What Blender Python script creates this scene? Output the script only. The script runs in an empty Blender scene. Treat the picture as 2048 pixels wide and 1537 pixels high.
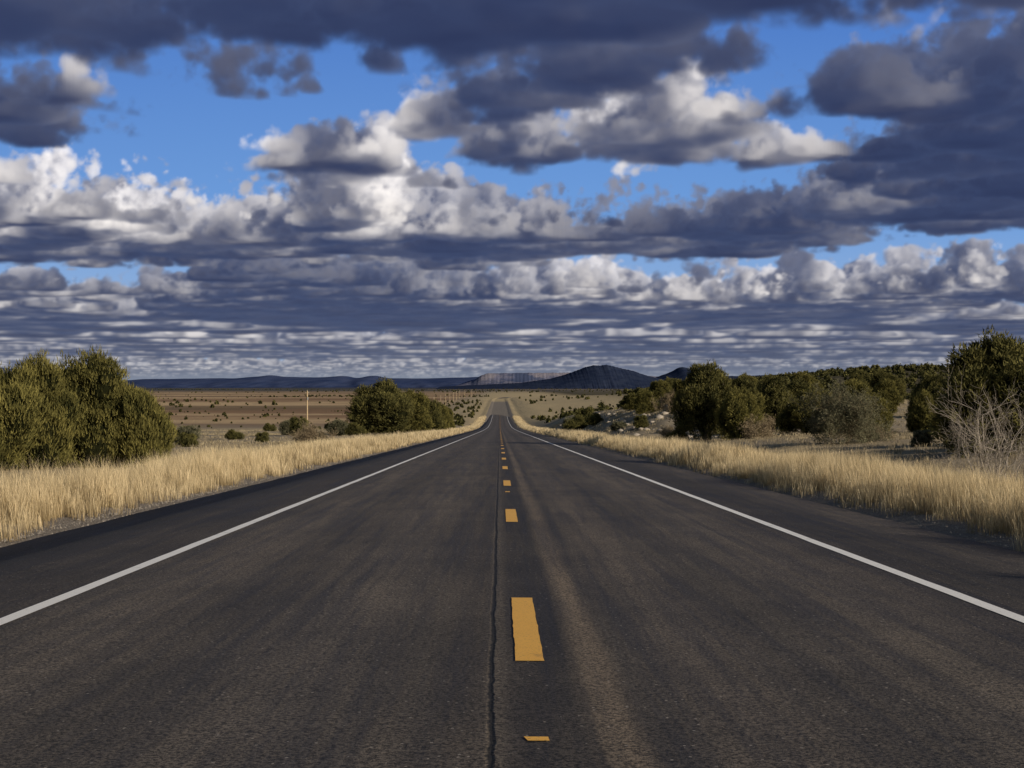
import bpy, math, time
import numpy as np
T0=time.time()
rng=np.random.default_rng(7)
sc=bpy.context.scene
F32=np.float32
# ------------------------------------------------------------------ helpers
def link(o):
    sc.collection.objects.link(o); return o
def mesh_from(name, V, groups, mats, tint=None, smooth=False):
    """groups: list of (faces array (n,k), material index)"""
    me=bpy.data.meshes.new(name)
    V=np.asarray(V,dtype=F32)
    me.vertices.add(len(V)); me.vertices.foreach_set("co",V.ravel())
    li=[];ls=[];mi=[];off=0
    for f,m in groups:
        f=np.asarray(f,dtype=np.int32)
        if len(f)==0: continue
        k=f.shape[1]
        li.append(f.ravel()); ls.append(off+np.arange(len(f),dtype=np.int32)*k)
        mi.append(np.full(len(f),m,dtype=np.int32)); off+=f.size
    li=np.concatenate(li);ls=np.concatenate(ls);mi=np.concatenate(mi)
    me.loops.add(len(li)); me.loops.foreach_set("vertex_index",li)
    me.polygons.add(len(ls)); me.polygons.foreach_set("loop_start",ls)
    me.polygons.foreach_set("material_index",mi)
    if smooth: me.polygons.foreach_set("use_smooth",np.ones(len(ls),dtype=bool))
    for m in mats: me.materials.append(m)
    if tint is not None:
        a=me.attributes.new("tint",'FLOAT','POINT'); a.data.foreach_set("value",np.asarray(tint,dtype=F32))
    me.update(calc_edges=True)
    return me
def obj(name,me,loc=(0,0,0),rot=0,scale=(1,1,1)):
    o=bpy.data.objects.new(name,me); o.location=loc; o.rotation_euler=(0,0,rot); o.scale=scale
    return link(o)
def ss(a,b,x):
    t=np.clip((x-a)/(b-a),0,1); return t*t*(3-2*t)
def grid_faces(nr,nc):
    i=np.arange(nr-1)[:,None]*nc+np.arange(nc-1)[None,:]
    i=i.ravel(); return np.stack([i,i+1,i+nc+1,i+nc],1)
# ------------------------------------------------------------------ material helpers
class NT:
    def __init__(s,name):
        s.m=bpy.data.materials.new(name); s.m.use_nodes=True
        s.t=s.m.node_tree; s.t.nodes.clear()
        s.out=s.t.nodes.new('ShaderNodeOutputMaterial')
    def n(s,typ,**kw):
        nd=s.t.nodes.new(typ)
        for k,v in kw.items(): setattr(nd,k,v)
        return nd
    def l(s,a,b): s.t.links.new(a,b)
    def inp(s,nd,i,v):
        if hasattr(v,'links') or isinstance(v,bpy.types.NodeSocket): s.l(v,nd.inputs[i])
        else: nd.inputs[i].default_value=v
    def math(s,op,a,b=0.0,clamp=False):
        nd=s.n('ShaderNodeMath',operation=op,use_clamp=clamp); s.inp(nd,0,a); s.inp(nd,1,b); return nd.outputs[0]
    def mix(s,f,a,b,mode='MIX'):
        nd=s.n('ShaderNodeMix',data_type='RGBA',blend_type=mode)
        s.inp(nd,0,f); s.inp(nd,6,a if not isinstance(a,tuple) else (*a,1)); s.inp(nd,7,b if not isinstance(b,tuple) else (*b,1))
        return nd.outputs[2]
    def noise(s,vec,scale,detail=4,rough=.55,dist=0.0):
        nd=s.n('ShaderNodeTexNoise'); s.l(vec,nd.inputs['Vector']); nd.inputs['Scale'].default_value=scale
        nd.inputs['Detail'].default_value=detail; nd.inputs['Roughness'].default_value=rough; nd.inputs['Distortion'].default_value=dist
        return nd.outputs['Fac']
    def maprange(s,v,a,b,c=0.0,d=1.0,smooth=True):
        nd=s.n('ShaderNodeMapRange'); nd.interpolation_type='SMOOTHSTEP' if smooth else 'LINEAR'
        s.l(v,nd.inputs[0]); 
        for i,x in enumerate((a,b,c,d)): nd.inputs[i+1].default_value=x
        return nd.outputs[0]
    def pos(s): return s.n('ShaderNodeNewGeometry').outputs['Position']
    def mapping(s,vec,scale):
        nd=s.n('ShaderNodeMapping'); s.l(vec,nd.inputs[0]); nd.inputs['Scale'].default_value=scale; return nd.outputs[0]
    def bsdf(s,col,rough=.9,spec=.2,normal=None):
        b=s.n('ShaderNodeBsdfPrincipled'); s.inp(b,'Base Color',col if not isinstance(col,tuple) else (*col,1))
        s.inp(b,'Roughness',rough); b.inputs['Specular IOR Level'].default_value=spec
        if normal is not None: s.l(normal,b.inputs['Normal'])
        return b.outputs[0]
    def bump(s,h,strength,dist):
        b=s.n('ShaderNodeBump'); s.l(h,b.inputs['Height']); b.inputs['Strength'].default_value=strength; b.inputs['Distance'].default_value=dist
        return b.outputs[0]
    def done(s,sh): s.l(sh,s.out.inputs[0]); return s.m

def leaf_mat(name,dark,light,rough=.85,transl=.25,nscale=.8,spec=.1):
    t=NT(name)
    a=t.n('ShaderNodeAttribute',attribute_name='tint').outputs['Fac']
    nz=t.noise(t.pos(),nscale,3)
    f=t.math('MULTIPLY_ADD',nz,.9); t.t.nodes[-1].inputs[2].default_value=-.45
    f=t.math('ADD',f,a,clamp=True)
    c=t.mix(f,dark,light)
    b=t.bsdf(c,rough,spec)
    tr=t.n('ShaderNodeBsdfTranslucent'); t.l(c,tr.inputs[0])
    mx=t.n('ShaderNodeMixShader'); mx.inputs[0].default_value=transl; t.l(b,mx.inputs[1]); t.l(tr.outputs[0],mx.inputs[2])
    return t.done(mx.outputs[0])
M_jun=leaf_mat('juniper_foliage',(.030,.034,.012),(.225,.200,.062),transl=.18)
M_jun2=leaf_mat('juniper_foliage_dark',(.020,.025,.011),(.165,.150,.050),transl=.16)
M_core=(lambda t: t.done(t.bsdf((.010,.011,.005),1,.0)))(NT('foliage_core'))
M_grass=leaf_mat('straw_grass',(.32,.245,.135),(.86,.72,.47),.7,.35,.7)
M_field=leaf_mat('field_grass',(.19,.155,.10),(.46,.39,.26),.8,.25,.15)
M_sage=leaf_mat('sage_foliage',(.06,.062,.04),(.20,.19,.12),.9,.2,.8)
M_tanb=leaf_mat('dry_bush_twigs',(.12,.09,.06),(.32,.26,.17),.9,.1,.8)
def bark():
    t=NT('bark'); nz=t.noise(t.mapping(t.pos(),(8,8,1.5)),3,5)
    return t.done(t.bsdf(t.mix(nz,(.06,.045,.035),(.22,.18,.15)),.95,.1,t.bump(nz,.6,.02)))
M_bark=bark()
def bare():
    t=NT('bleached_branch'); nz=t.noise(t.pos(),9,4)
    return t.done(t.bsdf(t.mix(nz,(.18,.155,.13),(.40,.36,.32)),.9,.1))
M_bare=bare()

# ------------------------------------------------------------------ terrain functions
ky=np.array([-200,0,240,330,450,600,800,1100,1500,1620,1780,2500,5000,12000,40000],float)
kz=np.array([5.34,0,-6.41,-8.75,-11.6,-13.6,-14.2,-13.4,-11.6,-11.5,-12.8,-14.5,-14,-13,-6],float)
_yy=np.arange(-200,3001,1.0); _zz=np.interp(_yy,ky,kz)
_p=np.pad(_zz,45,mode='edge'); 
_p[:45]=_zz[0]+ .0267*np.arange(45,0,-1); _p[-45:]=_zz[-1]
_zs=np.convolve(_p,np.ones(91)/91,'valid')
def zr(y):
    y=np.asarray(y,float); return np.where(y<3000,np.interp(y,_yy,_zs),np.interp(y,ky,kz))
def xc(y):
    y=np.asarray(y,float); return .11+1.7e-4*np.clip(y-1380,0,None)**2
def wob(x,y,s,seed):
    r=np.random.default_rng(seed); o=0
    for i in range(7):
        a=r.uniform(0,6.28); k=s*1.6**(i/1.5)*r.uniform(.8,1.2); o=o+np.sin((x*math.cos(a)+y*math.sin(a))*k+r.uniform(0,6.28))/(1+.35*i)
    return o/3.
def ground(x,y):
    x=np.asarray(x,float);y=np.asarray(y,float)
    yl=np.clip(y,-200,2300)
    c=xc(yl); xl=x-c; a=np.abs(xl)
    z=zr(y)
    R=ss(7.5,21,xl)*(.75*ss(15,90,y)+3.1*ss(105,175,y)*(1-ss(270,700,y)))
    R=R*(1+.16*wob(x,y,.09,3))
    n=.10*wob(x,y,.5,1)+.22*wob(x,y,.06,2)
    ditch=-.22*np.exp(-((a-9.8)/2.2)**2)
    near=-.16-.25*(1-ss(4.9,5.6,a))
    near=np.where(a<6.2,near,-.08*(1-ss(6.2,7.5,a))-.0)
    hill=25*np.exp(-((x-345)/180)**2-((y-1250)/330)**2)+16*np.exp(-((x-620)/200)**2-((y-1300)/380)**2)+7*np.exp(-((x-150)/90)**2-((y-900)/260)**2)
    rough=.35*wob(x,y,.8,5)*ss(8,13,xl)*(1-ss(18,26,xl))*ss(105,140,y)*(1-ss(260,320,y))
    far=4*wob(x,y,.0012,9)*ss(2500,6000,y)
    return z+R+(n+ditch)*ss(6.6,10,a)+near+hill+rough+far
def gx(v): return float(ground(v[0],v[1]))

# ------------------------------------------------------------------ ground sheet
def spaced(limit,first,grow):
    o=[0.];s=first
    while o[-1]<limit: o.append(o[-1]+s); s*=grow
    return np.array(o)
xs=np.concatenate([np.arange(0,30,.55),30+spaced(30000,.6,1.055)])
xs=np.unique(np.concatenate([-xs,xs])); 
ys=np.concatenate([np.arange(-60,320,1.4),320+spaced(34000,2,1.028)])
X,Y=np.meshgrid(xs,ys)
Xs=X+xc(np.clip(Y,-200,2300))-.11
Z=ground(Xs,Y)
V=np.stack([Xs,Y,Z],-1).reshape(-1,3)
def ground_mat():
    t=NT('ground'); p=t.pos()
    sep=t.n('ShaderNodeSeparateXYZ'); t.l(p,sep.inputs[0]); px,py=sep.outputs[0],sep.outputs[1]
    n1=t.noise(p,.035,5,.6); n2=t.noise(p,1.1,5,.65); n3=t.noise(p,14,4,.7); n4=t.noise(t.mapping(p,(.35,1,1)),.006,6,.62)
    n5=t.noise(t.mapping(p,(.25,1,1)),.0018,6,.65)
    tan=t.mix(n2,(.30,.24,.15),(.47,.39,.26))
    gray=t.mix(n2,(.20,.17,.13),(.35,.305,.24))
    near=t.mix(t.maprange(n1,.38,.6),tan,gray)
    near=t.mix(t.maprange(n3,.3,.75,.0,.55),near,(.15,.12,.09))
    red=t.mix(t.maprange(n4,.38,.62),(.20,.125,.074),(.44,.32,.19))
    red=t.mix(t.maprange(n5,.52,.60,0,.7),red,(.13,.105,.065))
    strw=t.mix(n4,(.46,.37,.22),(.33,.265,.165))
    fr=t.math('MULTIPLY',t.maprange(py,330,620),t.maprange(px,-60,-20,1,0))
    c=t.mix(fr,near,red)
    c=t.mix(t.math('MULTIPLY',t.maprange(py,330,700),t.maprange(px,-40,-10)),c,strw)
    c=t.mix(t.math('MULTIPLY',t.maprange(py,600,900),t.maprange(px,70,150)),c,(.085,.072,.042))
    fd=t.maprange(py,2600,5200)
    far=t.mix(t.maprange(n5,.42,.6),(.045,.05,.05),(.14,.11,.085))  # darker patches paint cloud shadow onto the far plain
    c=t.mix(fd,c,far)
    c=t.mix(t.maprange(py,6500,9500),c,(.028,.035,.055))  # dark blue plain below the hills: shadow put into the colour
    ax=t.math('ABSOLUTE',px); g=t.math('MULTIPLY',t.maprange(ax,6.6,7.3,1,0),t.maprange(py,1200,1300,1,0))
    v=t.n('ShaderNodeTexVoronoi'); t.l(p,v.inputs['Vector']); v.inputs['Scale'].default_value=38
    gr=t.mix(v.outputs['Distance'],(.30,.27,.24),(.10,.085,.07))
    c=t.mix(g,c,gr)
    return t.done(t.bsdf(c,.95,.08,t.bump(t.math('ADD',n3,n2),.7,.12)))
M_ground=ground_mat()
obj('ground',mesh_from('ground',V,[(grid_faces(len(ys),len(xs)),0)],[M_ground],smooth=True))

# ------------------------------------------------------------------ road
def road_mat():
    t=NT('asphalt'); p=t.pos()
    sep=t.n('ShaderNodeSeparateXYZ'); t.l(p,sep.inputs[0]); px,py=sep.outputs[0],sep.outputs[1]
    ps=t.mapping(p,(1,.012,1))
    wg=t.noise(t.mapping(p,(0.0,1,1)),.25,5,.6)
    wig=t.math('MULTIPLY',t.math('SUBTRACT',wg,.5),.10)
    xw=t.math('ADD',px,wig)
    r=t.n('ShaderNodeValToRGB'); f=t.math('MULTIPLY_ADD',xw,1/12.); t.t.nodes[-1].inputs[2].default_value=.5
    t.l(f,r.inputs[0])
    def P(x): return x/12.+.5
    stops=[(-6,.031,.0285,.028),(-3.75,.032,.0295,.029),(-3.5,.047,.043,.040),(-2.75,.068,.061,.055),(-2.0,.045,.041,.038),(-1.1,.064,.058,.053),(-.35,.045,.041,.038),
      (-.10,.040,.036,.033),(-.02,.060,.054,.048),(.07,.030,.0275,.0265),(.40,.029,.027,.026),(.49,.088,.075,.061),(.59,.084,.071,.058),(.68,.040,.037,.035),(1.15,.064,.057,.051),(1.75,.040,.037,.035),(2.7,.068,.061,.054),(3.4,.045,.041,.039),(3.75,.035,.032,.031),(4.1,.029,.027,.026),(6,.028,.026,.025)]
    while len(r.color_ramp.elements)<len(stops): r.color_ramp.elements.new(.5)
    for e,s_ in zip(r.color_ramp.elements,stops): e.position=P(s_[0]); e.color=(s_[1],s_[2],s_[3],1)
    c=r.outputs[0]
    st=t.noise(ps,5.5,6,.72)            # longitudinal streaks
    c=t.mix(1.0,c,t.mix(t.maprange(st,.32,.68),(.68,.68,.69),(1.40,1.36,1.31)),'MULTIPLY')
    bl=t.noise(p,.6,6,.7)
    c=t.mix(1.0,c,t.mix(t.maprange(bl,.3,.7),(.84,.84,.85),(1.20,1.18,1.15)),'MULTIPLY')
    ag=t.noise(p,46,3,.85)
    c=t.mix(1.0,c,t.mix(t.maprange(ag,.38,.62),(.26,.26,.27),(2.15,2.06,1.94)),'MULTIPLY')
    v=t.n('ShaderNodeTexVoronoi'); t.l(p,v.inputs['Vector']); v.inputs['Scale'].default_value=24; v.inputs['Randomness'].default_value=1
    sc_=t.n('ShaderNodeSeparateColor'); t.l(v.outputs['Color'],sc_.inputs[0])
    sp=t.math('MULTIPLY',t.math('LESS_THAN',v.outputs['Distance'],.18),t.math('GREATER_THAN',sc_.outputs[0],.88))
    c=t.mix(sp,c,(.28,.25,.22))
    w2=t.noise(t.mapping(p,(0,1,1)),.9,6,.7)
    xk=t.math('ADD',px,t.math('MULTIPLY',t.math('SUBTRACT',w2,.5),.07))
    d=t.math('ABSOLUTE',t.math('ADD',xk,.045))
    wdt=t.noise(p,14,3,.7)
    ck=t.maprange(t.math('SUBTRACT',d,t.math('MULTIPLY',t.math('SUBTRACT',wdt,.5),.03)),.005,.022,1,0)
    c=t.mix(t.math('MULTIPLY',ck,.85),c,(.008,.008,.009))
    h=t.math('SUBTRACT',ag,t.math('MULTIPLY',ck,1.5))
    ro=t.maprange(st,.3,.7,.66,.84)
    return t.done(t.bsdf(c,ro,.25,t.bump(h,.7,.009)))
M_road=road_mat()
ry=np.concatenate([np.arange(-40,420,1.0),np.arange(420,2201,4.0)])
rx=np.array([-5.96,-5.9,-4.6,-3.7,-2.5,-1.2,0,1.2,2.5,3.7,4.6,5.8,5.86])
rz=np.array([-.35,0,.02,.03,.045,.06,.07,.06,.045,.03,.02,0,-.35])-.07
Xr,Yr=np.meshgrid(rx,ry); 
edge=.05*wob(Yr,Yr*0,1.3,21)
Xr=Xr+np.where(np.abs(Xr)>5.5,edge,0)+xc(Yr)-.11+.05
Zr=zr(Yr)+rz[None,:]
obj('road',mesh_from('road',np.stack([Xr,Yr,Zr],-1).reshape(-1,3),[(grid_faces(len(ry),len(rx)),0)],[M_road],smooth=False))
def crown(xl): return np.interp(xl,rx+.05,rz)
def paint(name,colA,colB,wear):
    t=NT(name); p=t.pos(); n=t.noise(p,60,4,.8); m=t.noise(p,3,5,.7)
    c=t.mix(m,colA,colB)
    f=t.math('MULTIPLY',t.maprange(n,.56,.66),wear); 
    f2=t.math('MULTIPLY',t.maprange(m,.58,.75),.35)
    c=t.mix(t.math('ADD',f,f2,clamp=True),c,(.07,.062,.055))
    return t.done(t.bsdf(c,.6,.3,t.bump(n,.4,.004)))
M_white=paint('white_road_paint',(.88,.87,.84),(.76,.75,.73),.35)
M_yel=paint('yellow_road_paint',(.84,.47,.08),(.74,.39,.06),.65)
def stripstrip(name,xcen,w,segs,mat,jit=.0035):
    Vs=[];Fs=[];o=0
    r=np.random.default_rng(3)
    for (a,b,st) in segs:
        yy=np.arange(a,b+st*.5,st) if b-a>st else np.array([a,b])
        yy[-1]=b
        cx=xc(yy)-.11+xcen
        jl=r.normal(0,jit,len(yy)); jr=r.normal(0,jit,len(yy))
        xl=cx-w/2+jl; xr=cx+w/2+jr
        z0=zr(yy)
        zl=z0+crown(xl-(xc(yy)-.11))+.005; zz=z0+crown(xr-(xc(yy)-.11))+.005
        Vs.append(np.stack([np.stack([xl,yy,zl],-1),np.stack([xr,yy,zz],-1)],1).reshape(-1,3))
        Fs.append(grid_faces(len(yy),2)+o); o+=len(yy)*2
    obj(name,mesh_from(name,np.concatenate(Vs),[(np.concatenate(Fs),0)],[mat]))
stripstrip('road_edge_line',-3.55,.13,[(-40,420,1.0),(420,2200,4.0)],M_white)
stripstrip('road_edge_line',3.77,.13,[(-40,420,1.0),(420,2200,4.0)],M_white)
ds=[]
for k in range(-2,110):
    a=8.32+11.85*k; ds.append((a,a+3.03,.12 if k<8 else 1.0))
stripstrip('road_centre_dash',.175,.165,ds,M_yel,.0018)
stripstrip('road_survey_mark',.165,.10,[(6.22,6.30,.2),(29.0,29.35,.4)],M_yel)

# ------------------------------------------------------------------ grass
def blades(x,y,h,w,lean,r,tint0,curve=.5):
    n=len(x); z=ground(x,y)-.03
    az=r.uniform(0,2*np.pi,n); dx=np.cos(az)*w; dy=np.sin(az)*w
    la=r.uniform(0,2*np.pi,n); lx=lean[0]+np.cos(la)*lean[1]*r.uniform(.2,1,n); ly=np.sin(la)*lean[1]*r.uniform(.2,1,n)
    P=np.empty((n,5,3),F32)
    P[:,0]=np.stack([x-dx,y-dy,z],1);P[:,1]=np.stack([x+dx,y+dy,z],1)
    mx=x+lx*h*.35; my=y+ly*h*.35; mz=z+h*.6
    P[:,2]=np.stack([mx+dx*.9,my+dy*.9,mz],1);P[:,3]=np.stack([mx-dx*.9,my-dy*.9,mz],1)
    P[:,4]=np.stack([x+lx*h,y+ly*h,z+h*(1-.12*r.random(n))],1)
    b=np.arange(n)[:,None]*5
    q=b+np.array([[0,1,2,3]]); t=b+np.array([[3,2,4]])
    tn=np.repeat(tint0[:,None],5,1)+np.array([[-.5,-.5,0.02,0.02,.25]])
    return P.reshape(-1,3),q,t,tn.ravel()
def grassfield(name,sets,mat):
    Vs=[];Q=[];Tt=[];TN=[];o=0
    for s in sets:
        v,q,t,tn=s; Vs.append(v);Q.append(q+o);Tt.append(t+o);TN.append(tn);o+=len(v)
    obj(name,mesh_from(name,np.concatenate(Vs),[(np.concatenate(Q),0),(np.concatenate(Tt),0)],[mat],np.concatenate(TN)))
def clumps(y0,y1,x0,x1,side,dens,nb,w,rad,hfun,r,lean=(-.06,.33)):
    nc=int(dens*(y1-y0)*(x1-x0))
    cy=r.uniform(y0,y1,nc)
    cx=r.uniform(x0,x1,nc)
    keep=r.random(nc)<hfun(cx,cy,side)[1]
    cx,cy=cx[keep],cy[keep]; nc=len(cx)
    hh=hfun(cx,cy,side)[0]*r.uniform(.68,1.18,nc)
    ct=r.uniform(.12,.78,nc)
    x=np.repeat(cx*side+xc(cy)-.11,nb)+r.normal(0,rad,nc*nb); y=np.repeat(cy,nb)+r.normal(0,rad,nc*nb)
    h=np.repeat(hh,nb)*r.uniform(.5,1.1,nc*nb)
    return blades(x,y,h,w*r.uniform(.6,1.2,nc*nb),lean,r,np.repeat(ct,nb)+r.normal(0,.12,nc*nb))
def hv(cx,cy,side):
    m=wob(cy*side,cx,.5,31); inner=ss(6.15,7.2,cx+.26*m); outer=1-ss(8.6,10.2,cx+.5*wob(cy,cx,.3,33)*1.2)
    h=(.28+.46*inner)*(.60+.40*outer)*(1+.22*m)
    d=np.clip(inner*1.3+.10,0,1)*(.10+.9*outer)*np.clip(1.0+.6*wob(cx*2,cy*2,.9,35),.2,1)
    return h,d
G=[]
for s in(-1,1):
    G.append(clumps(7,42,6.2,10.4,s,25,34,.0030,.08,hv,rng))
    G.append(clumps(42,90,6.2,10.4,s,13,24,.006,.10,hv,rng))
    G.append(clumps(90,190,6.2,10.4,s,6,16,.013,.12,hv,rng))
    G.append(clumps(190,700,6.2,10.4,s,2.4,10,.032,.2,hv,rng))
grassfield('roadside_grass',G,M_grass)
def hf(cx,cy,side):
    m=wob(cx*side,cy,.13,41)
    return .24+.09*m, np.clip(.55+.6*m,.06,1)
G=[]
for s in(-1,1):
    G.append(clumps(14,90,10,45,s,2.6,9,.0075,.09,hf,rng))
    G.append(clumps(90,320,10,75,s,1.1,8,.022,.16,hf,rng))
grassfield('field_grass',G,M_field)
n=9000
py_=np.exp(rng.uniform(np.log(8),np.log(70),n)); side=rng.choice([-1,1],n)
px_=side*(5.92+np.abs(rng.normal(0,.30,n)))+.05
sz=rng.uniform(.006,.022,n)
base=np.array([[1,0,0],[-.5,.87,0],[-.5,-.87,0],[0,0,1.0]])
ang=rng.uniform(0,6.28,n); cs,sn=np.cos(ang),np.sin(ang)
bv=np.stack([base[None,:,0]*cs[:,None]-base[None,:,1]*sn[:,None],base[None,:,0]*sn[:,None]+base[None,:,1]*cs[:,None],np.repeat(base[None,:,2],n,0)],-1)*sz[:,None,None]*rng.uniform(.6,1.3,(n,4,1))
zz=np.maximum(ground(px_,py_)-.002,np.where(np.abs(px_-.05)<5.93,zr(py_)-.07,-99))
bv+=np.stack([px_,py_,zz],-1)[:,None,:]
fb=np.arange(n)[:,None]*4
fc=np.concatenate([fb+np.array([[0,1,3]]),fb+np.array([[1,2,3]]),fb+np.array([[2,0,3]])])
M_rock=(lambda t:(lambda nz:t.done(t.bsdf(t.mix(nz,(.20,.17,.14),(.42,.38,.33)),.9,.15,t.bump(nz,.6,.05))))(t.noise(t.pos(),6,5)))(NT('stone'))
obj('gravel',mesh_from('gravel',bv.reshape(-1,3),[(fc,0)],[M_rock]))

# ------------------------------------------------------------------ junipers
def ico(sub):
    import bmesh
    bm=bmesh.new(); bmesh.ops.create_icosphere(bm,subdivisions=sub,radius=1)
    v=np.array([q.co[:] for q in bm.verts]); f=np.array([[a.index for a in q.verts] for q in bm.faces]); bm.free(); return v,f
IC2=ico(2)
def tube(p0,p1,r0,r1,sides=5):
    p0=np.array(p0,float);p1=np.array(p1,float);d=p1-p0;L=np.linalg.norm(d)+1e-9;d/=L
    a=np.cross(d,[0,0,1.0] if abs(d[2])<.9 else [1.0,0,0]);a/=np.linalg.norm(a);b=np.cross(d,a)
    t=np.arange(sides)*2*np.pi/sides
    ring=np.cos(t)[:,None]*a+np.sin(t)[:,None]*b
    v=np.concatenate([p0+ring*r0,p1+ring*r1]); i=np.arange(sides);j=(i+1)%sides
    return v,np.stack([i,j,j+sides,i+sides],1)
def unit(v): return v/(np.linalg.norm(v,axis=-1,keepdims=True)+1e-9)
def tree_mesh(name,seed,w,h,nlobes,ntuft,k,L,W,mat,updir=.7,conic=.35,flat=1.0,lobe=.34,gap=.25,trunk=.10,open_=0.0):
    r=np.random.default_rng(seed)
    lob=[]
    for i in range(nlobes):
        a=i*2.4+r.uniform(-.5,.5); t=(i+.5)/nlobes
        zc=(.16+open_+(.70-open_)*t**.9)*h
        env=math.sqrt(max(0,1-((zc/h-.30)/.72)**2)) if zc/h>.3 else .9+.1*zc/h/.3
        rad=w/2*env*(1-conic*max(0,zc/h-.3))
        q=rad*(.66 if i%3 else .25)*r.uniform(.7,1.2)
        lr=w*lobe*r.uniform(.55,1.1)*(1-.42*t)
        lob.append((q*math.cos(a),q*math.sin(a),zc,lr,lr*r.uniform(.8,1.4)*min(1.3,h/w*1.15)*flat))
    lob=np.array(lob)
    lob[:,2]=np.minimum(lob[:,2],h-lob[:,4]*.88)
    area=lob[:,3]*lob[:,4]; cnt=r.multinomial(ntuft,area/area.sum())
    P=[];D=[];TT=[]
    for l,c in zip(lob,cnt):
        u=unit(r.normal(size=(c,3))); u[:,2]=np.abs(u[:,2])*np.where(r.random(c)<.66,1,-1)
        lump=1+.17*np.sin(u[:,0]*7+l[0]*3)*np.sin(u[:,1]*6+l[1]*5+1)+.13*np.sin(u[:,2]*9+l[2]*7+u[:,0]*5)
        rr=lump*(1-np.abs(r.normal(0,.13,c)))
        rr=rr*np.where(r.random(c)<.07,1.18,1)
        p=np.stack([l[0]+u[:,0]*l[3]*rr,l[1]+u[:,1]*l[3]*rr,l[2]+u[:,2]*l[4]*rr],1)
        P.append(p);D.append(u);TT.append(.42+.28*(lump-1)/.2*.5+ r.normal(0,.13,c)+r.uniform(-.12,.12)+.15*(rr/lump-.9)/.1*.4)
    P=np.concatenate(P);D=np.concatenate(D);TT=np.concatenate(TT)
    ins=np.zeros(len(P))
    for l in lob:
        q=((P[:,0]-l[0])**2+(P[:,1]-l[1])**2)/l[3]**2+(P[:,2]-l[2])**2/l[4]**2
        ins+= q<.50
    nz=wob(P[:,0]*2.1+P[:,2],P[:,1]*2.1-P[:,2]*1.3,1.6/w*4,seed+5)
    keep=(ins<1)&(P[:,2]>.04*h)&(nz>-1.2+gap)
    P,D,TT=P[keep],D[keep],TT[keep]; n=len(P)
    dirs=unit(D[:,None,:]*.75+np.array([0,0,updir])+r.normal(0,.42,(n,k,3)))
    b=P[:,None,:]+r.normal(0,L*.35,(n,k,3))
    sd=unit(np.cross(dirs,r.normal(size=(n,k,3))))*W
    ln=L*r.uniform(.5,1.3,(n,k,1))
    tri=np.stack([b-sd,b+sd,b+dirs*ln+sd*.25],2)
    Vv=[tri.reshape(-1,3)];nt=n*k; T=[np.arange(nt*3).reshape(-1,3)]
    tt=[np.repeat(np.repeat(TT,k)+r.normal(0,.1,nt),3)]
    o=nt*3; core=[]
    iv,if_=IC2
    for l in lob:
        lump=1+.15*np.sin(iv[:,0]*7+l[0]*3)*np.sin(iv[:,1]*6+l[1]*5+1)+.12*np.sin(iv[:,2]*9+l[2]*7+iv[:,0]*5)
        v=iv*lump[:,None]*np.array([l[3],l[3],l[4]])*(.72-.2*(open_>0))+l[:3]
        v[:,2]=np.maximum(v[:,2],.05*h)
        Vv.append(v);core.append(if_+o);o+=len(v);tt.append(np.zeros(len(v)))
    quads=[]
    def addt(p0,p1,r0,r1):
        nonlocal o
        v,f=tube(p0,p1,r0,r1,6);Vv.append(v);quads.append(f+o);o+=len(v);tt.append(np.zeros(len(v)))
    tr=trunk*w*.45
    top=np.array([r.normal(0,.03)*w,r.normal(0,.03)*w,h*.6]); addt((0,0,-.25),(top*.5),tr,tr*.7);addt(top*.5,top,tr*.7,tr*.25)
    for l in lob[::(1 if open_ else 2)]:
        s0=top*min(.8,max(.12,l[2]/h*.6)); addt(s0,l[:3],tr*.42,tr*.10)
        if open_: addt(l[:3],l[:3]+np.array([l[0]*.2,l[1]*.2,l[4]*1.05]),tr*.12,tr*.03)
    return mesh_from(name,np.concatenate(Vv),[(T[0],0),(np.concatenate(core),1),(np.concatenate(quads),2)],[mat,M_core,M_bark],np.concatenate(tt))
def put(me,x,y,h,w,h0,w0,name='juniper_tree',rot=None,sink=.08):
    rot=rng.uniform(0,6.28) if rot is None else rot
    return obj(name,me,(x,y,gx((x,y))-sink),rot,(w/w0,w/w0,h/h0))
hero=[ (46.0,-12.9,3.6,4.1),(44,-14.2,3.3,3.7),(42.2,-15.2,3.0,3.4),(45.2,-11.3,2.5,2.3),(41,-16.9,2.8,3.4),(48,-15.0,2.9,3.6)]
for i,(d,x,h,w) in enumerate(hero):
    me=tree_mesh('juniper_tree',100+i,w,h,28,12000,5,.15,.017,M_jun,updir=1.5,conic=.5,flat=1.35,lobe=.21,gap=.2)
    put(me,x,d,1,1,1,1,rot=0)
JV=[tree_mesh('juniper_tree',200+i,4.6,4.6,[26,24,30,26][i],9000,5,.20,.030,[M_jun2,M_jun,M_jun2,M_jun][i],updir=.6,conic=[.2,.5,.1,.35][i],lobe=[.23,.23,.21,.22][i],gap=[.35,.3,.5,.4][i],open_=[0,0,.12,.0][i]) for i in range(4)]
JV.append(tree_mesh('juniper_tree',240,4.6,4.6,26,7000,5,.20,.028,M_jun,updir=.6,conic=.05,lobe=.17,gap=.6,open_=.2))
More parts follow.
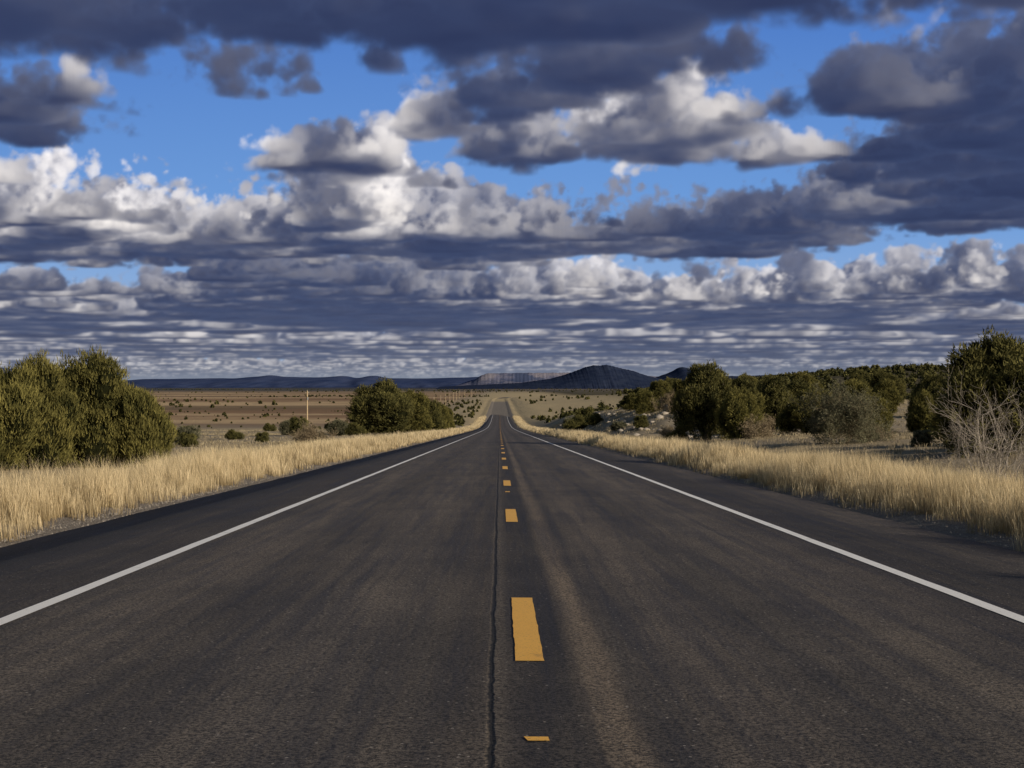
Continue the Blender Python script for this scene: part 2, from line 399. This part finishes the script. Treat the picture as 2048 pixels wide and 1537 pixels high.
trees=[ # d, x, h, w, variant
 (190,-15.6,7.0,9.3,0),(205,-17.5,6.2,7.0,3),(222,-13.6,6.5,7.4,1),(250,-12.8,6.0,6.4,0),(272,-11.9,5.6,5.6,3),(292,-10.9,4.8,4.4,1),(215,-19.0,4.5,5.0,3),
 (46,15.9,3.85,4.2,0),(50,18.6,3.8,4.4,2),(56,20.2,3.5,4.2,1),
 (110,33.2,4.4,3.9,2),(106,31.2,3.3,2.8,1),
 (95,13.6,5.0,4.3,2),(98,16.2,4.1,3.9,0),(92,15.3,3.4,2.9,3),(104,17.8,3.7,3.6,1),(99,14.4,5.2,4.0,4),
 (112,21.3,4.3,4.0,2),(118,24.5,3.9,4.2,0),(104,22.6,3.4,4.4,1),(100,25.8,3.1,3.0,3),(116,28.9,4.1,4.0,4),
 (160,16.2,2.8,3.4,1),(165,18.6,3.1,3.6,4),(186,17.2,2.3,3.4,3),(172,20.5,3.0,4.2,2),(150,19.6,3.3,3.6,4),
 (152,41,3.4,4.2,0),(132,42.8,4.4,4.0,2),(140,37.6,3.4,3.6,1),(125,47,4.0,4.5,3),(170,36,3.5,4.4,4),(190,48,4.2,5.0,0),
 (175,30,3.3,4.0,1),(210,27,3.0,4.5,3),(230,58,4.2,5.2,2),(205,70,4.4,5.0,1),(80,29.0,3.0,3.2,4)]
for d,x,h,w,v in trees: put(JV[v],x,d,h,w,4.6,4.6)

def bush_mesh(name,seed,w,h,nst,mat,leafmat=None,nleaf=0,levels=3,thick=.012,up=.9,sides=3):
    r=np.random.default_rng(seed); segs=[];tips=[]
    def grow(p,d,L,rad,lv):
        n=3
        for i in range(n):
            d=unit(d+r.normal(0,.20,3)+np.array([0,0,.03])); q=p+d*L/n; segs.append((p,q,rad*(1-.2*i/n),rad*(1-.2*(i+1)/n))); p=q
            if lv>0:
                for _ in range(2 if i>0 else 1):
                    grow(p,unit(d+r.normal(0,.62,3)),L*r.uniform(.42,.68),rad*.52,lv-1)
        tips.append(p)
    for i in range(nst):
        a=r.uniform(0,6.28); t=r.uniform(.1,1.0)
        d=unit(np.array([math.cos(a)*t*w/h,math.sin(a)*t*w/h,up]))
        grow(np.array([math.cos(a)*.06*w,math.sin(a)*.06*w,-.1]),d,h*r.uniform(.42,.66),thick,levels)
    Vv=[];Q=[];o=0
    for p,q,a,b in segs:
        v,f=tube(p,q,a,b,sides);Vv.append(v);Q.append(f+o);o+=len(v)
    V=np.concatenate(Vv); tt=np.full(len(V),.5)
    s=h/max(V[:,2].max(),.1); V[:,2]*=s; sx=(w/2)/np.percentile(np.abs(V[:,:2]),98); V[:,:2]*=sx
    groups=[(np.concatenate(Q),0)];mats=[mat]
    if nleaf:
        tp=np.array(tips)*np.array([sx,sx,s]); idx=r.integers(0,len(tp),nleaf); b=tp[idx]+r.normal(0,.06,(nleaf,3))
        d=unit(r.normal(size=(nleaf,3))+np.array([0,0,.6])); sd=unit(np.cross(d,r.normal(size=(nleaf,3))))*.013
        tri=np.stack([b-sd,b+sd,b+d*.13],1).reshape(-1,3); T=np.arange(nleaf*3).reshape(-1,3)+len(V)
        tt=np.concatenate([tt,np.repeat(r.uniform(.1,.8,nleaf),3)]); V=np.concatenate([V,tri]); groups.append((T,1));mats.append(leafmat)
    return mesh_from(name,V,groups,mats,tt)
b1=bush_mesh('bare_bush',5,2.9,3.0,12,M_bare,levels=3,thick=.017,up=.75)
put(b1,10.7,31,1.02,1.05,1,1,'bare_bush',rot=.4)
b1b=bush_mesh('bare_bush',15,2.6,2.0,8,M_bare,levels=3,thick=.012,up=.6)
put(b1b,11.4,33.5,1,1,1,1,'bare_bush',rot=1.4)
put(b1,10.8,13.0,.95,.9,1,1,'bare_bush',rot=2.4)
put(b1b,10.6,9.0,1.1,1.0,1,1,'bare_bush',rot=3.4)
put(JV[1],12.5,7.0,3.0,2.4,4.6,4.6)
b2=bush_mesh('twiggy_shrub',6,3.7,3.0,26,M_tanb,M_sage,24000,levels=3,thick=.012,up=.9)
put(b2,15.7,66,1,1,1,1,'twiggy_shrub',rot=0)
b3=bush_mesh('twiggy_shrub',7,1.9,1.5,14,M_tanb,M_tanb,4000,levels=3,thick=.009,up=.8)
for d,x,h,w in [(90,16.4,1.7,2.3),(84,20.5,1.0,1.5),(76,27,1.3,1.9),(62,21,.9,1.4),(100,-12.9,1.7,2.4),(104,-13.9,1.3,2.0),(96,-21,.9,1.4),(150,17.5,2.6,2.4),(120,14.2,1.1,1.8),(70,18.4,.9,1.5)]:
    put(b3,x,d,h,w,1.5,1.9,'twiggy_shrub')
b4=tree_mesh('sage_shrub',31,1.6,1.2,9,1500,5,.12,.018,M_sage,updir=.8,lobe=.3,gap=.3)
b5=tree_mesh('green_shrub',32,1.6,1.2,9,1500,5,.12,.02,M_jun2,updir=.6,lobe=.3,gap=.2)
for d,x,h,w,m in [(86,-18.6,1.2,1.9,b4),(80,-17.3,.8,1.3,b5),(112,-18.4,.9,1.4,b5),(150,-20.9,1.9,2.6,b5),(155,-22.6,1.6,2.2,b4),(170,-18.8,1.9,3.0,b4),(166,-16.7,1.5,2.4,b5),(250,-40,1.4,2.0,b5),(130,-24,.9,1.5,b5),(205,-29,1.2,1.8,b4),
   (240,-52,1.2,1.9,b5),(118,-14.6,.9,1.4,b4),(200,10.8,2.2,3.0,b5),(206,12.2,2.8,3.4,b5),(212,10.6,2.0,2.8,b4),(190,12.6,1.5,2.4,b5),(230,11.2,1.9,2.8,b4),(310,-11.6,2.2,3.2,b5),
   (75,19,.8,1.3,b4),(58,17,.7,1.1,b4),(88,34,1.0,1.5,b5),(64,24.4,.9,1.4,b4),(125,16,1.2,1.8,b5),(138,13.6,1.3,1.9,b5),(97,12.0,1.1,1.6,b5),(148,12.2,1.0,2.0,b4)]:
    put(m,x,d,h,w,1.2,1.6,'sage_shrub' if m is b4 else 'green_shrub')

# ------------------------------------------------------------------ distant masses
def mass(name,P,S,mat,k=46,seed=1):
    r=np.random.default_rng(seed); n=len(P)
    u=unit(r.normal(size=(n,k,3))); u[...,2]=np.abs(u[...,2])
    rr=r.uniform(.7,1.05,(n,k,1))
    c=P[:,None,:]+u*rr*S[:,None,:]*np.array([.5,.5,.92])
    d=unit(u+r.normal(0,.5,(n,k,3))); t1=unit(np.cross(d,r.normal(size=(n,k,3)))); t2=np.cross(d,t1)
    sz=S[:,None,:1]*.13*r.uniform(.6,1.3,(n,k,1))
    tri=np.stack([c-t1*sz,c+t1*sz-t2*sz*.5,c+t2*sz*1.3],2).reshape(-1,3)
    tt=np.repeat(np.clip(r.normal(.42,.16,(n,1))+r.normal(0,.12,(n,k)),0,1).ravel(),3)
    iv,if_=ico(1); m=len(iv)
    core=(P[:,None,:]+iv[None]*S[:,None,:]*np.array([.38,.38,.62])+np.array([0,0,.18])*S[:,None,2:3]).reshape(-1,3)
    cf=(if_[None]+np.arange(n)[:,None,None]*m).reshape(-1,3)+len(tri)
    obj(name,mesh_from(name,np.concatenate([tri,core]),[(np.arange(len(tri)).reshape(-1,3),0),(cf,1)],[mat,M_core],np.concatenate([tt,np.zeros(len(core))])))
def scat(n,x0,x1,y0,y1,s0,s1,thr=None,seed=0,sc_=.01,logy=False):
    r=np.random.default_rng(seed)
    x=r.uniform(x0,x1,n); y=np.exp(r.uniform(math.log(y0),math.log(y1),n)) if logy else r.uniform(y0,y1,n)
    if thr is not None:
        k=wob(x,y,sc_,seed+3)>thr; x,y=x[k],y[k]
    k=np.abs(x-xc(np.clip(y,0,2300)))>13; x,y=x[k],y[k]
    s=r.uniform(s0,s1,len(x)); z=ground(x,y)
    return np.stack([x,y,z],1),np.stack([s*r.uniform(.9,1.4,len(x)),s*1.1,s],1)
A=[scat(3200,120,760,780,1500,3,6.,None,51),scat(520,40,330,260,820,3,5.5,-.2,52,.02),scat(160,22,110,190,330,2,3.8,.0,57,.04),scat(260,760,1600,800,2200,3,6,None,58)]
mass('juniper_woodland',np.concatenate([a[0] for a in A]),np.concatenate([a[1] for a in A]),M_jun2,50,1)
A=[scat(1100,-1400,-30,420,3500,.9,2.3,.0,53,.006,True),scat(300,-420,-22,300,900,.5,1.3,None,54),scat(520,14,260,320,1700,1.2,3.2,-.1,55,.01,True),
   scat(1800,-2600,1600,2600,6500,2.5,5,-.1,56,.002),scat(340,-300,-14,900,2300,1.5,3.5,.1,59,.008),scat(240,-45,-13,330,1300,1,2.6,None,60,.02,True)]
mass('scrub_bushes',np.concatenate([a[0] for a in A]),np.concatenate([a[1] for a in A]),M_jun2,34,2)
r=np.random.default_rng(77); n=260
x=r.uniform(8.5,24,n);y=r.uniform(110,280,n);z=ground(x,y); iv,if_=ico(1)
s=r.uniform(.12,.55,(n,1,1))*np.array([1,1.2,.6])
v=iv[None]*s*r.uniform(.75,1.2,(n,len(iv),1))+np.stack([x,y,z],1)[:,None,:]
obj('bank_rocks',mesh_from('bank_rocks',v.reshape(-1,3),[((if_[None]+np.arange(n)[:,None,None]*len(iv)).reshape(-1,3),0)],[M_rock]))

# ------------------------------------------------------------------ utility poles
M_pole=(lambda t:(lambda nz:t.done(t.bsdf(t.mix(nz,(.34,.25,.15),(.52,.41,.27)),.85,.15)))(t.noise(t.mapping(t.pos(),(6,6,.6)),4,4)))(NT('weathered_pole'))
M_ins=(lambda t:t.done(t.bsdf((.35,.36,.36),.3,.5)))(NT('insulator'))
Vv=[];Q=[];Q2=[];o=0
def a_(p0,p1,r0,r1,dst,s=8):
    global o
    v,f=tube(p0,p1,r0,r1,s);Vv.append(v);dst.append(f+o);o+=len(v)
a_((0,0,-.5),(0,0,4),.15,.13,Q);a_((0,0,4),(0,0,8.2),.13,.10,Q);a_((0,0,8.2),(0,0,8.24),.10,.001,Q)
a_((-.35,0,7.8),(.35,0,7.8),.045,.045,Q,6)
for xx in(-.3,.3): a_((xx,0,7.84),(xx,0,8.05),.045,.03,Q2,6)
a_((0,0,8.2),(0,0,8.42),.05,.03,Q2,6); a_((.1,-.12,6.3),(.1,-.12,6.9),.10,.10,Q2,8)
pm=mesh_from('utility_pole',np.concatenate(Vv),[(np.concatenate(Q),0),(np.concatenate(Q2),1)],[M_pole,M_ins])
pys=[300,520,640,760,880]+list(range(980,1700,90))
for yy in pys:
    xx=-40+float(xc(yy))-.11
    obj('utility_pole',pm,(xx,yy,gx((xx,yy))),rng.uniform(-.1,.1))
# ------------------------------------------------------------------ hills, mesas
def ridge(name,pts,Y0,depth,base,mat,seed,mesa=False,nx=420,nt=40,na=.03,ga=.10):
    pts=np.array(pts,float)
    x=np.linspace(pts[0,0],pts[-1,0],nx); h=np.interp(x,pts[:,0],pts[:,1])
    k=np.ones(5)/5; h=np.convolve(np.pad(h,2,mode='edge'),k,'valid')
    h=h*(1+.02*wob(x/(x[-1]-x[0])*90,x*0,2.,seed))
    t=np.linspace(-1,1,nt)
    if mesa:
        s=np.interp(np.abs(t),[0,.42,.50,.56,.70,1],[1,.99,.95,.62,.34,0])
    else: s=np.clip(1-np.abs(t)**1.25,0,1)
    X,Tt=np.meshgrid(x,t)
    L=(x[-1]-x[0])
    gul=wob(X/L*60,Tt*1.3,2.4,seed)+.6*wob(X/L*160,Tt*2,3,seed+1)
    Yy=Y0+Tt*depth+gul*depth*ga*(1-s[:,None]*.8)
    Zz=base+h[None]*s[:,None]*(1+na*gul*(1-.6*s[:,None]))
    obj(name,mesh_from(name,np.stack([X,Yy,Zz],-1).reshape(-1,3),[(grid_faces(nt,nx),0)],[mat],smooth=not mesa))
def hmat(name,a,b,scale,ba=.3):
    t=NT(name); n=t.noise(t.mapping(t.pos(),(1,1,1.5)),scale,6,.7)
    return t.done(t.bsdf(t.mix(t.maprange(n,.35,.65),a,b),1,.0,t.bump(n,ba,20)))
M_range=hmat('cloud_shaded_range',(.030,.048,.115),(.052,.070,.140),.003)  # cloud shadow and distance haze are put into this blue base colour
M_hill=hmat('cloud_shaded_hill',(.015,.023,.052),(.028,.038,.070),.02,.15)  # very dark blue base colour stands in for cloud shadow on the hills
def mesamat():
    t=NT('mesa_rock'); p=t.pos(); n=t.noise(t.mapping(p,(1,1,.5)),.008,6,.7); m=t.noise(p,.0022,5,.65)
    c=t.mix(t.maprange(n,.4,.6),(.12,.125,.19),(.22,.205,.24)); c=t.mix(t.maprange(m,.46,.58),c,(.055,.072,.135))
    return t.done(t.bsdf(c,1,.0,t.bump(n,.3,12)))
k=12000/2880
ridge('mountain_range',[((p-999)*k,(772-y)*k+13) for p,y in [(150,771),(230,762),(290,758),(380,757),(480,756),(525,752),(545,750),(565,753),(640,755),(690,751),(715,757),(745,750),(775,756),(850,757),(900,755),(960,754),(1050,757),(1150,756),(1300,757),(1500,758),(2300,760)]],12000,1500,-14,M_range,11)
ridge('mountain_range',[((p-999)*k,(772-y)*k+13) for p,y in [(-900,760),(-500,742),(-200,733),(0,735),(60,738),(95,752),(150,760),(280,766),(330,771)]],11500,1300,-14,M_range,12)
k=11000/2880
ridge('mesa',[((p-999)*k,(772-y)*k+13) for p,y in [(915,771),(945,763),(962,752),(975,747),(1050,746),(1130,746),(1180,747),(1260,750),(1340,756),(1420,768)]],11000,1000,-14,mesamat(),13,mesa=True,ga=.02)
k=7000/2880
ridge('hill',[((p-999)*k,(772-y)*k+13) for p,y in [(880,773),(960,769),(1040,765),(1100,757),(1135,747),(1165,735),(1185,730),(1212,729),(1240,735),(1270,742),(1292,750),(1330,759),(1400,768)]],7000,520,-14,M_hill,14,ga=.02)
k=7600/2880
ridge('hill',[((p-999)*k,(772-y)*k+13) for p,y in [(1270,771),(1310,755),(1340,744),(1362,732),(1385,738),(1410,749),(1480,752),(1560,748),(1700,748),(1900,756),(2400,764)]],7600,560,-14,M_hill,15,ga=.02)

# ------------------------------------------------------------------ light
SUN_EL=math.radians(17); SUN_AZ=math.radians(130)   # azimuth clockwise from +Y
S=np.array([math.sin(SUN_AZ)*math.cos(SUN_EL),math.cos(SUN_AZ)*math.cos(SUN_EL),math.sin(SUN_EL)])
sl=bpy.data.lights.new('sun','SUN'); sl.energy=5.0; sl.angle=math.radians(.5); sl.color=(1,.87,.69)
so=link(bpy.data.objects.new('sun',sl))
import mathutils
so.rotation_euler=mathutils.Vector(S).to_track_quat('Z','Y').to_euler()
so.location=(40,-40,60)
w=bpy.data.worlds.new("World"); sc.world=w; w.use_nodes=True; nt=w.node_tree
bg=nt.nodes['Background']; sky=nt.nodes.new('ShaderNodeTexSky'); sky.sky_type='NISHITA'; sky.sun_disc=False
sky.sun_elevation=SUN_EL; sky.sun_rotation=SUN_AZ; nt.links.new(sky.outputs[0],bg.inputs[0]); bg.inputs[1].default_value=.06

# ------------------------------------------------------------------ sky: cumulus field on a distant dome (simulated in world space, lengths in units of cloud-base height)
t1=time.time()
N=128
kk=np.fft.fftfreq(N)*N
K=np.sqrt(kk[:,None,None]**2+kk[None,:,None]**2+np.fft.rfftfreq(N)[None,None,:]**2*N*N)+1e-6
nr=np.random.default_rng(12)
def bandvol(k0,wd=.45):
    g=np.exp(-(np.log2(K/k0))**2/(2*wd*wd))
    q=np.fft.irfftn(np.fft.rfftn(nr.standard_normal((N,N,N)).astype(F32))*g,s=(N,N,N)).astype(F32)
    return q/q.std()
bil=0;amp=1.;low=None
for k0 in (2.5,5,10,20,38):
    q=bandvol(k0); bil=bil+amp*(np.abs(q)-.8)*.9+ (amp*.75*bandvol(k0)); amp*=.62
    if k0==10: low=bil.copy()
bsd=bil.std()
bil=((bil-bil.mean())/bsd).astype(F32).ravel()
low=((low-low.mean())/bsd).astype(F32).ravel()
CR,SR=math.cos(.53),math.sin(.53)
def samp(vol,x,y,z):
    x,y=x*CR-y*SR,x*SR+y*CR
    xi=np.floor(x);yi=np.floor(y);zi=np.floor(z)
    fx=(x-xi).astype(F32);fy=(y-yi).astype(F32);fz=(z-zi).astype(F32)
    xi=xi.astype(np.int32)&127;yi=yi.astype(np.int32)&127;zi=zi.astype(np.int32)&127
    x1=(xi+1)&127;y1=(yi+1)&127;z1=(zi+1)&127
    a=(xi<<14);b=(x1<<14);c=(yi<<7);d=(y1<<7)
    v00=vol[a+c+zi]*(1-fz)+vol[a+c+z1]*fz
    v01=vol[a+d+zi]*(1-fz)+vol[a+d+z1]*fz
    v10=vol[b+c+zi]*(1-fz)+vol[b+c+z1]*fz
    v11=vol[b+d+zi]*(1-fz)+vol[b+d+z1]*fz
    return (v00*(1-fy)+v01*fy)*(1-fx)+(v10*(1-fy)+v11*fy)*fx
def E(y): return (772-y)/2880.
def U(x): return (x-999)/2880.
# azimuth range, elevation of near and far base edge, thickness, strength, sunlight reaching it
CL=[(-600,640,-420,165,.18,1.4,.05),(-200,400,60,152,.14,.9,.08),(560,1680,-420,168,.24,1.45,.05),(760,1560,40,188,.18,1.2,.07),(1500,1650,-100,120,.15,.95,.1),(1800,2700,-500,60,.2,.9,.55),(710,800,100,182,.14,.9,.15),
 (-300,275,205,288,.18,1.25,.2),(110,240,165,205,.12,.85,.9),
 (1770,2600,200,400,.34,1.4,.05),(1860,2500,120,260,.22,1.0,.2),(1480,1860,185,245,.16,1.0,.3),
 (755,960,235,288,.15,.95,.85),(910,1230,268,350,.20,1.1,.4),(1060,1530,250,342,.28,1.25,.75),(880,1200,165,235,.14,.8,.2),
 (415,595,295,316,.10,.9,1),(500,870,335,376,.12,.95,.6),(650,800,312,350,.17,.85,.9),(1495,1690,322,350,.11,.95,.6),(-90,110,358,384,.13,.85,.85),(110,440,354,376,.05,.5,.8),
 (-500,820,465,528,.30,1.25,.6),(560,1200,462,538,.28,1.25,.45),(590,850,440,508,.46,1.2,1.3),(-200,440,430,490,.26,1.0,.95),
 (1150,1720,456,522,.22,1.25,.12),(1560,2500,408,474,.24,1.25,.10),(1600,1850,395,452,.24,.9,.35),
 (370,1060,586,668,.44,1.4,.14),(850,1400,594,672,.40,1.25,.7),(1280,1840,594,664,.42,1.25,.7),(-500,470,602,673,.34,1.2,.75),(1660,2600,636,674,.28,1.05,.6),
 (1775,2600,582,613,.30,1.15,.2),(1860,1960,570,600,.38,.85,.95),(-400,420,570,602,.17,.85,.7),(430,750,545,600,.20,.95,.12)]
nu,nv=760,620
uu=np.linspace(-1.05,1.05,nu); vv=np.linspace(.004,.9,nv)
UU,VV=np.meshgrid(uu,vv)
WY=1/VV; WX=UU*WY
FM=np.full(UU.shape,-1.2); TM=np.full(UU.shape,.22)
wx=WX+.018*WY*wob(UU*14,VV*26,.9,71); wy=WY*(1+.040*wob(UU*16,VV*24,.8,72))
LW=np.zeros(UU.shape)+1e-3; LMs=LW*.6
for x0,x1,yn,yf,T_,st,lit in CL:
    ya,yb=1/E(yn),1/E(yf); cy=(ya+yb)/2; ry_=(yb-ya)/2*1.08; cx=U((x0+x1)/2)*cy; rx_=(U(x1)-U(x0))/2*cy*1.07
    rr_=np.abs((wx-cx)/rx_)**2.3+np.abs((wy-cy)/ry_)**2.3
    g=st*np.minimum(.72,.95-.95*rr_)
    m=g>FM; TM=np.where(m,T_,TM); FM=np.maximum(FM,g)
    wq=np.exp(-rr_*1.2)*ss(4,2,rr_); LW+=wq; LMs+=wq*lit
LM=LMs/LW
farn=1.1*wob(WX*.06,WY,.22,81)+.55*wob(WX*.2,WY,.5,82)+.30
farn2=.9*wob(WX*.5,WY,.9,84)+.6*wob(WX,WY,1.9,85)+.25
out1=ss(.036,.032,VV); out2=np.clip(ss(.40,.48,np.abs(UU))+ss(.27,.33,VV),0,1)*(1-out1)
LF=.62+.55*wob(WX*.08,WY,.16,86)+.35*ss(.020,.012,VV)
for o_,f_,l_ in((out1,np.minimum(farn*.9,.85),LF),(out2,farn2,.4+0*LF)):
    m=(o_>.3)&(f_>FM); TM=np.where(m,.40,TM); FM=np.where(o_>.3,np.maximum(FM,f_),FM); LM=np.where(o_>.3,l_,LM)
for _ in range(4):
    for A_ in (TM,LM):
        A_[1:-1,1:-1]=(A_[1:-1,1:-1]*2+A_[:-2,1:-1]+A_[2:,1:-1]+A_[1:-1,:-2]+A_[1:-1,2:])/6
LM=np.clip(LM*(1+.3*wob(UU*22,VV*40,1.,91)),.02,1.3)
FMf=FM.astype(F32).ravel(); TMf=TM.astype(F32).ravel(); LMf=LM.astype(F32).ravel()
def dens(x,y,z,detail):
    u=x/y; v=1/y
    fu=(u+1.05)/2.10*(nu-1); fv=(v-.004)/.896*(nv-1)
    iu=np.clip(fu.astype(np.int32),0,nu-2); iv_=np.clip(fv.astype(np.int32),0,nv-2)
    ix=iv_*nu+iu
    f=FMf[ix]
    ok=np.flatnonzero(f>-1.1)
    out=np.zeros(x.shape,F32); h2=np.zeros(x.shape,F32); lm=np.zeros(x.shape,F32)
    if len(ok):
        ix=ix[ok]; a=np.clip(fu[ok]-iu[ok],0,1); b=np.clip(fv[ok]-iv_[ok],0,1)
        def bl(M): return (M[ix]*(1-a)+M[ix+1]*a)*(1-b)+(M[ix+nu]*(1-a)+M[ix+nu+1]*a)*b
        ff=bl(FMf); TT_=bl(TMf); zz=z[ok]; hq=(zz-1)/TT_
        k=np.flatnonzero((hq<2.1)&(ff>-1.0)); ok=ok[k]; ff=ff[k];hq=hq[k];zz=zz[k]; ixk=ix[k]
        if len(ok)==0: return out,h2,lm
        xx,yy=x[ok],y[ok]
        s1=128/2.6; s0=128/9.0
        n1=np.empty(xx.shape,F32)
        wf=np.clip((yy-16)/10,0,1)
        q=np.flatnonzero(wf<1); n1[:]=0
        if len(q): n1[q]+=(1-wf[q])*samp(low,xx[q]*s1,yy[q]*s1,zz[q]*s1*1.15)
        q=np.flatnonzero(wf>0)
        if len(q): n1[q]+=wf[q]*samp(low,xx[q]*s0+40,yy[q]*s0*.8,zz[q]*s0*1.8)
        pre=ff-.80*np.clip(hq,0,3)**1.35-.12
        am=.46
        val=pre+am*n1
        q=np.flatnonzero((val>-.55)&(yy<24))
        if len(q):
            w_=np.clip((22-yy[q])/7,0,1)*(1-wf[q])
            val[q]+=w_*am*1.2*(samp(bil,xx[q]*s1,yy[q]*s1,zz[q]*s1*1.15)-n1[q])
        if detail:
            q=np.flatnonzero((val>-.45)&(val<.8)&(yy<15))
            s2=128/.62
            w_=np.clip((15-yy[q])/5,0,1)*.23
            val[q]+=w_*samp(bil,xx[q]*s2+31,yy[q]*s2,zz[q]*s2)
        out[ok]=np.clip(val*2.0,0,1)**1.15*np.clip((zz-1+.014*n1)/.04,0,1)
        h2[ok]=np.clip(hq,0,1.5); lm[ok]=LMf[ixk]
    return out,h2,lm
def axis(core0,core1,step,lo,hi,grow=1.09):
    c=list(np.arange(core0,core1,step)); s=step
    v=c[-1]
    while v<hi: s*=grow; v+=s; c.append(v)
    s=step; v=c[0]; pre=[]
    while v>lo: s*=grow; v-=s; pre.append(v)
    return np.array(pre[::-1]+c)
ua=axis(-.365,.385,.0007,-1.0,1.0); ea=axis(.0,.282,.0007,-.012,.85)
UA,EA=np.meshgrid(ua,ea); sh=UA.shape
u_=UA.ravel().astype(F32); e_=np.maximum(EA.ravel(),.0045).astype(F32)
nray=len(u_); Tr=np.ones(nray,F32); C=np.zeros((nray,3),F32); Dd=np.zeros(nray,F32)
NS=210; ZT=.70; jit=np.random.default_rng(5).random(nray).astype(F32)
act=np.arange(nray)
SUNC=np.array([1.0,.92,.80],F32)*.90
AD=np.array([.022,.032,.088],F32); AL=np.array([.12,.145,.25],F32)
SIG=31.
for kstep in range(NS):
    act=act[Tr[act]>.02]
    if len(act)==0: break
    f=((kstep+jit[act])/NS); zrel=ZT*f**1.2; dz=ZT*1.2*np.maximum(f,.004)**.2/NS
    z=1+zrel; y=z/e_[act]; x=u_[act]*y
    d,h,lm=dens(x,y,z,True)
    q=np.flatnonzero(d>.01)
    if len(q)==0: continue
    a=act[q]; d=d[q];h=h[q];x=x[q];y=y[q];z=z[q];lm=lm[q]
    tau=np.zeros(len(a),F32); prev=0.
    for dist in (.05,.13,.27,.5):
        dd,_,_=dens(x+S[0]*dist,y+S[1]*dist,z+S[2]*dist,False)
        tau+=dd*(dist-prev)*SIG*.42; prev=dist
    s3=128/3.4
    sf=np.clip(.62+.42*samp(low,x*s3+50,y*s3*.6+11,z*s3*.5),.12,1.15)
    seg=dz[q]*np.sqrt(1+u_[a]**2+e_[a]**2)/e_[a]
    al=1-np.exp(-SIG*d*np.minimum(seg,.5))
    sun=(.80*np.exp(-tau)+.22*np.exp(-.25*tau))*lm*sf
    edge=1-.30*np.exp(-d*4)
    amb=np.clip(h*.75+.02,0,1)[:,None]
    col=AD+(AL-AD)*amb*((.30+.70*np.exp(-.10*tau))*(.40+.60*np.minimum(lm*sf,1)))[:,None]+SUNC*(sun*edge)[:,None]
    col=col+np.array([.028,.045,.085],F32)*(np.exp(-d*3))[:,None]
    wgt=(Tr[a]*al)
    C[a]+=col*wgt[:,None]; Dd[a]+=y*wgt; Tr[a]*=(1-al)
def blur(A_):
    B=A_.reshape(sh[0],sh[1],-1).copy(); c=B.copy()
    c[1:-1,1:-1]=.52*B[1:-1,1:-1]+.08*(B[:-2,1:-1]+B[2:,1:-1]+B[1:-1,:-2]+B[1:-1,2:])+.04*(B[:-2,:-2]+B[2:,2:]+B[2:,:-2]+B[:-2,2:])
    return c.reshape(A_.shape)
C=blur(C);Tr=blur(Tr)
cov=1-Tr
dist=Dd/np.maximum(cov,1e-3)
hz=np.array([.34,.39,.50],F32)
ehaze=(1-np.exp(-(dist/110.)**1.5))[:,None]
Cc=C*(1-ehaze)+hz*ehaze*cov[:,None]*.66
ee=EA.ravel()
b0=np.array([.38,.51,.68]);b1=np.array([.155,.335,.70]);b2=np.array([.078,.205,.58]);b3=np.array([.05,.14,.44])
def ramp(e):
    o_=np.zeros((len(e),3))
    for i in range(3): o_[:,i]=np.interp(e,[0,.03,.12,.26,.8],[b0[i],b0[i]*.75+.25*b1[i],b1[i],b2[i],b3[i]])
    return o_
col=Cc+ramp(ee)*Tr[:,None]
g=ss(.006,.0,ee)[:,None]; col=col*(1-g)+np.array([.20,.25,.36])*g
Rr=38000.
dirv=unit(np.stack([UA.ravel(),np.ones(nray),EA.ravel()],1))
me=mesh_from('sky',dirv*Rr,[(grid_faces(*sh),0)],[],smooth=True)
ca=me.attributes.new('cloud_colour','FLOAT_COLOR','POINT')
ca.data.foreach_set('color',np.concatenate([col,np.ones((nray,1))],1).astype(F32).ravel())  # sunlit and shaded cloud tones are baked into these vertex colours
t=NT('sky'); at=t.n('ShaderNodeAttribute',attribute_name='cloud_colour'); em=t.n('ShaderNodeEmission'); t.l(at.outputs['Color'],em.inputs[0]); em.inputs[1].default_value=1.0
me.materials.append(t.done(em.outputs[0]))
obj('sky',me)
print('SKY',time.time()-t1,'rays',nray,'total',time.time()-T0)

# ------------------------------------------------------------------ camera
cam=bpy.data.cameras.new('camera'); cam.lens=36*2880/2048; cam.sensor_width=36; cam.clip_end=90000; cam.clip_start=.1
co=link(bpy.data.objects.new('camera',cam)); co.location=(0,0,1.37)
co.rotation_euler=(math.radians(90)+3.5/2880,0,-25/2880)
sc.camera=co
sc.view_settings.view_transform='Standard'; sc.view_settings.look='None'; sc.view_settings.exposure=0
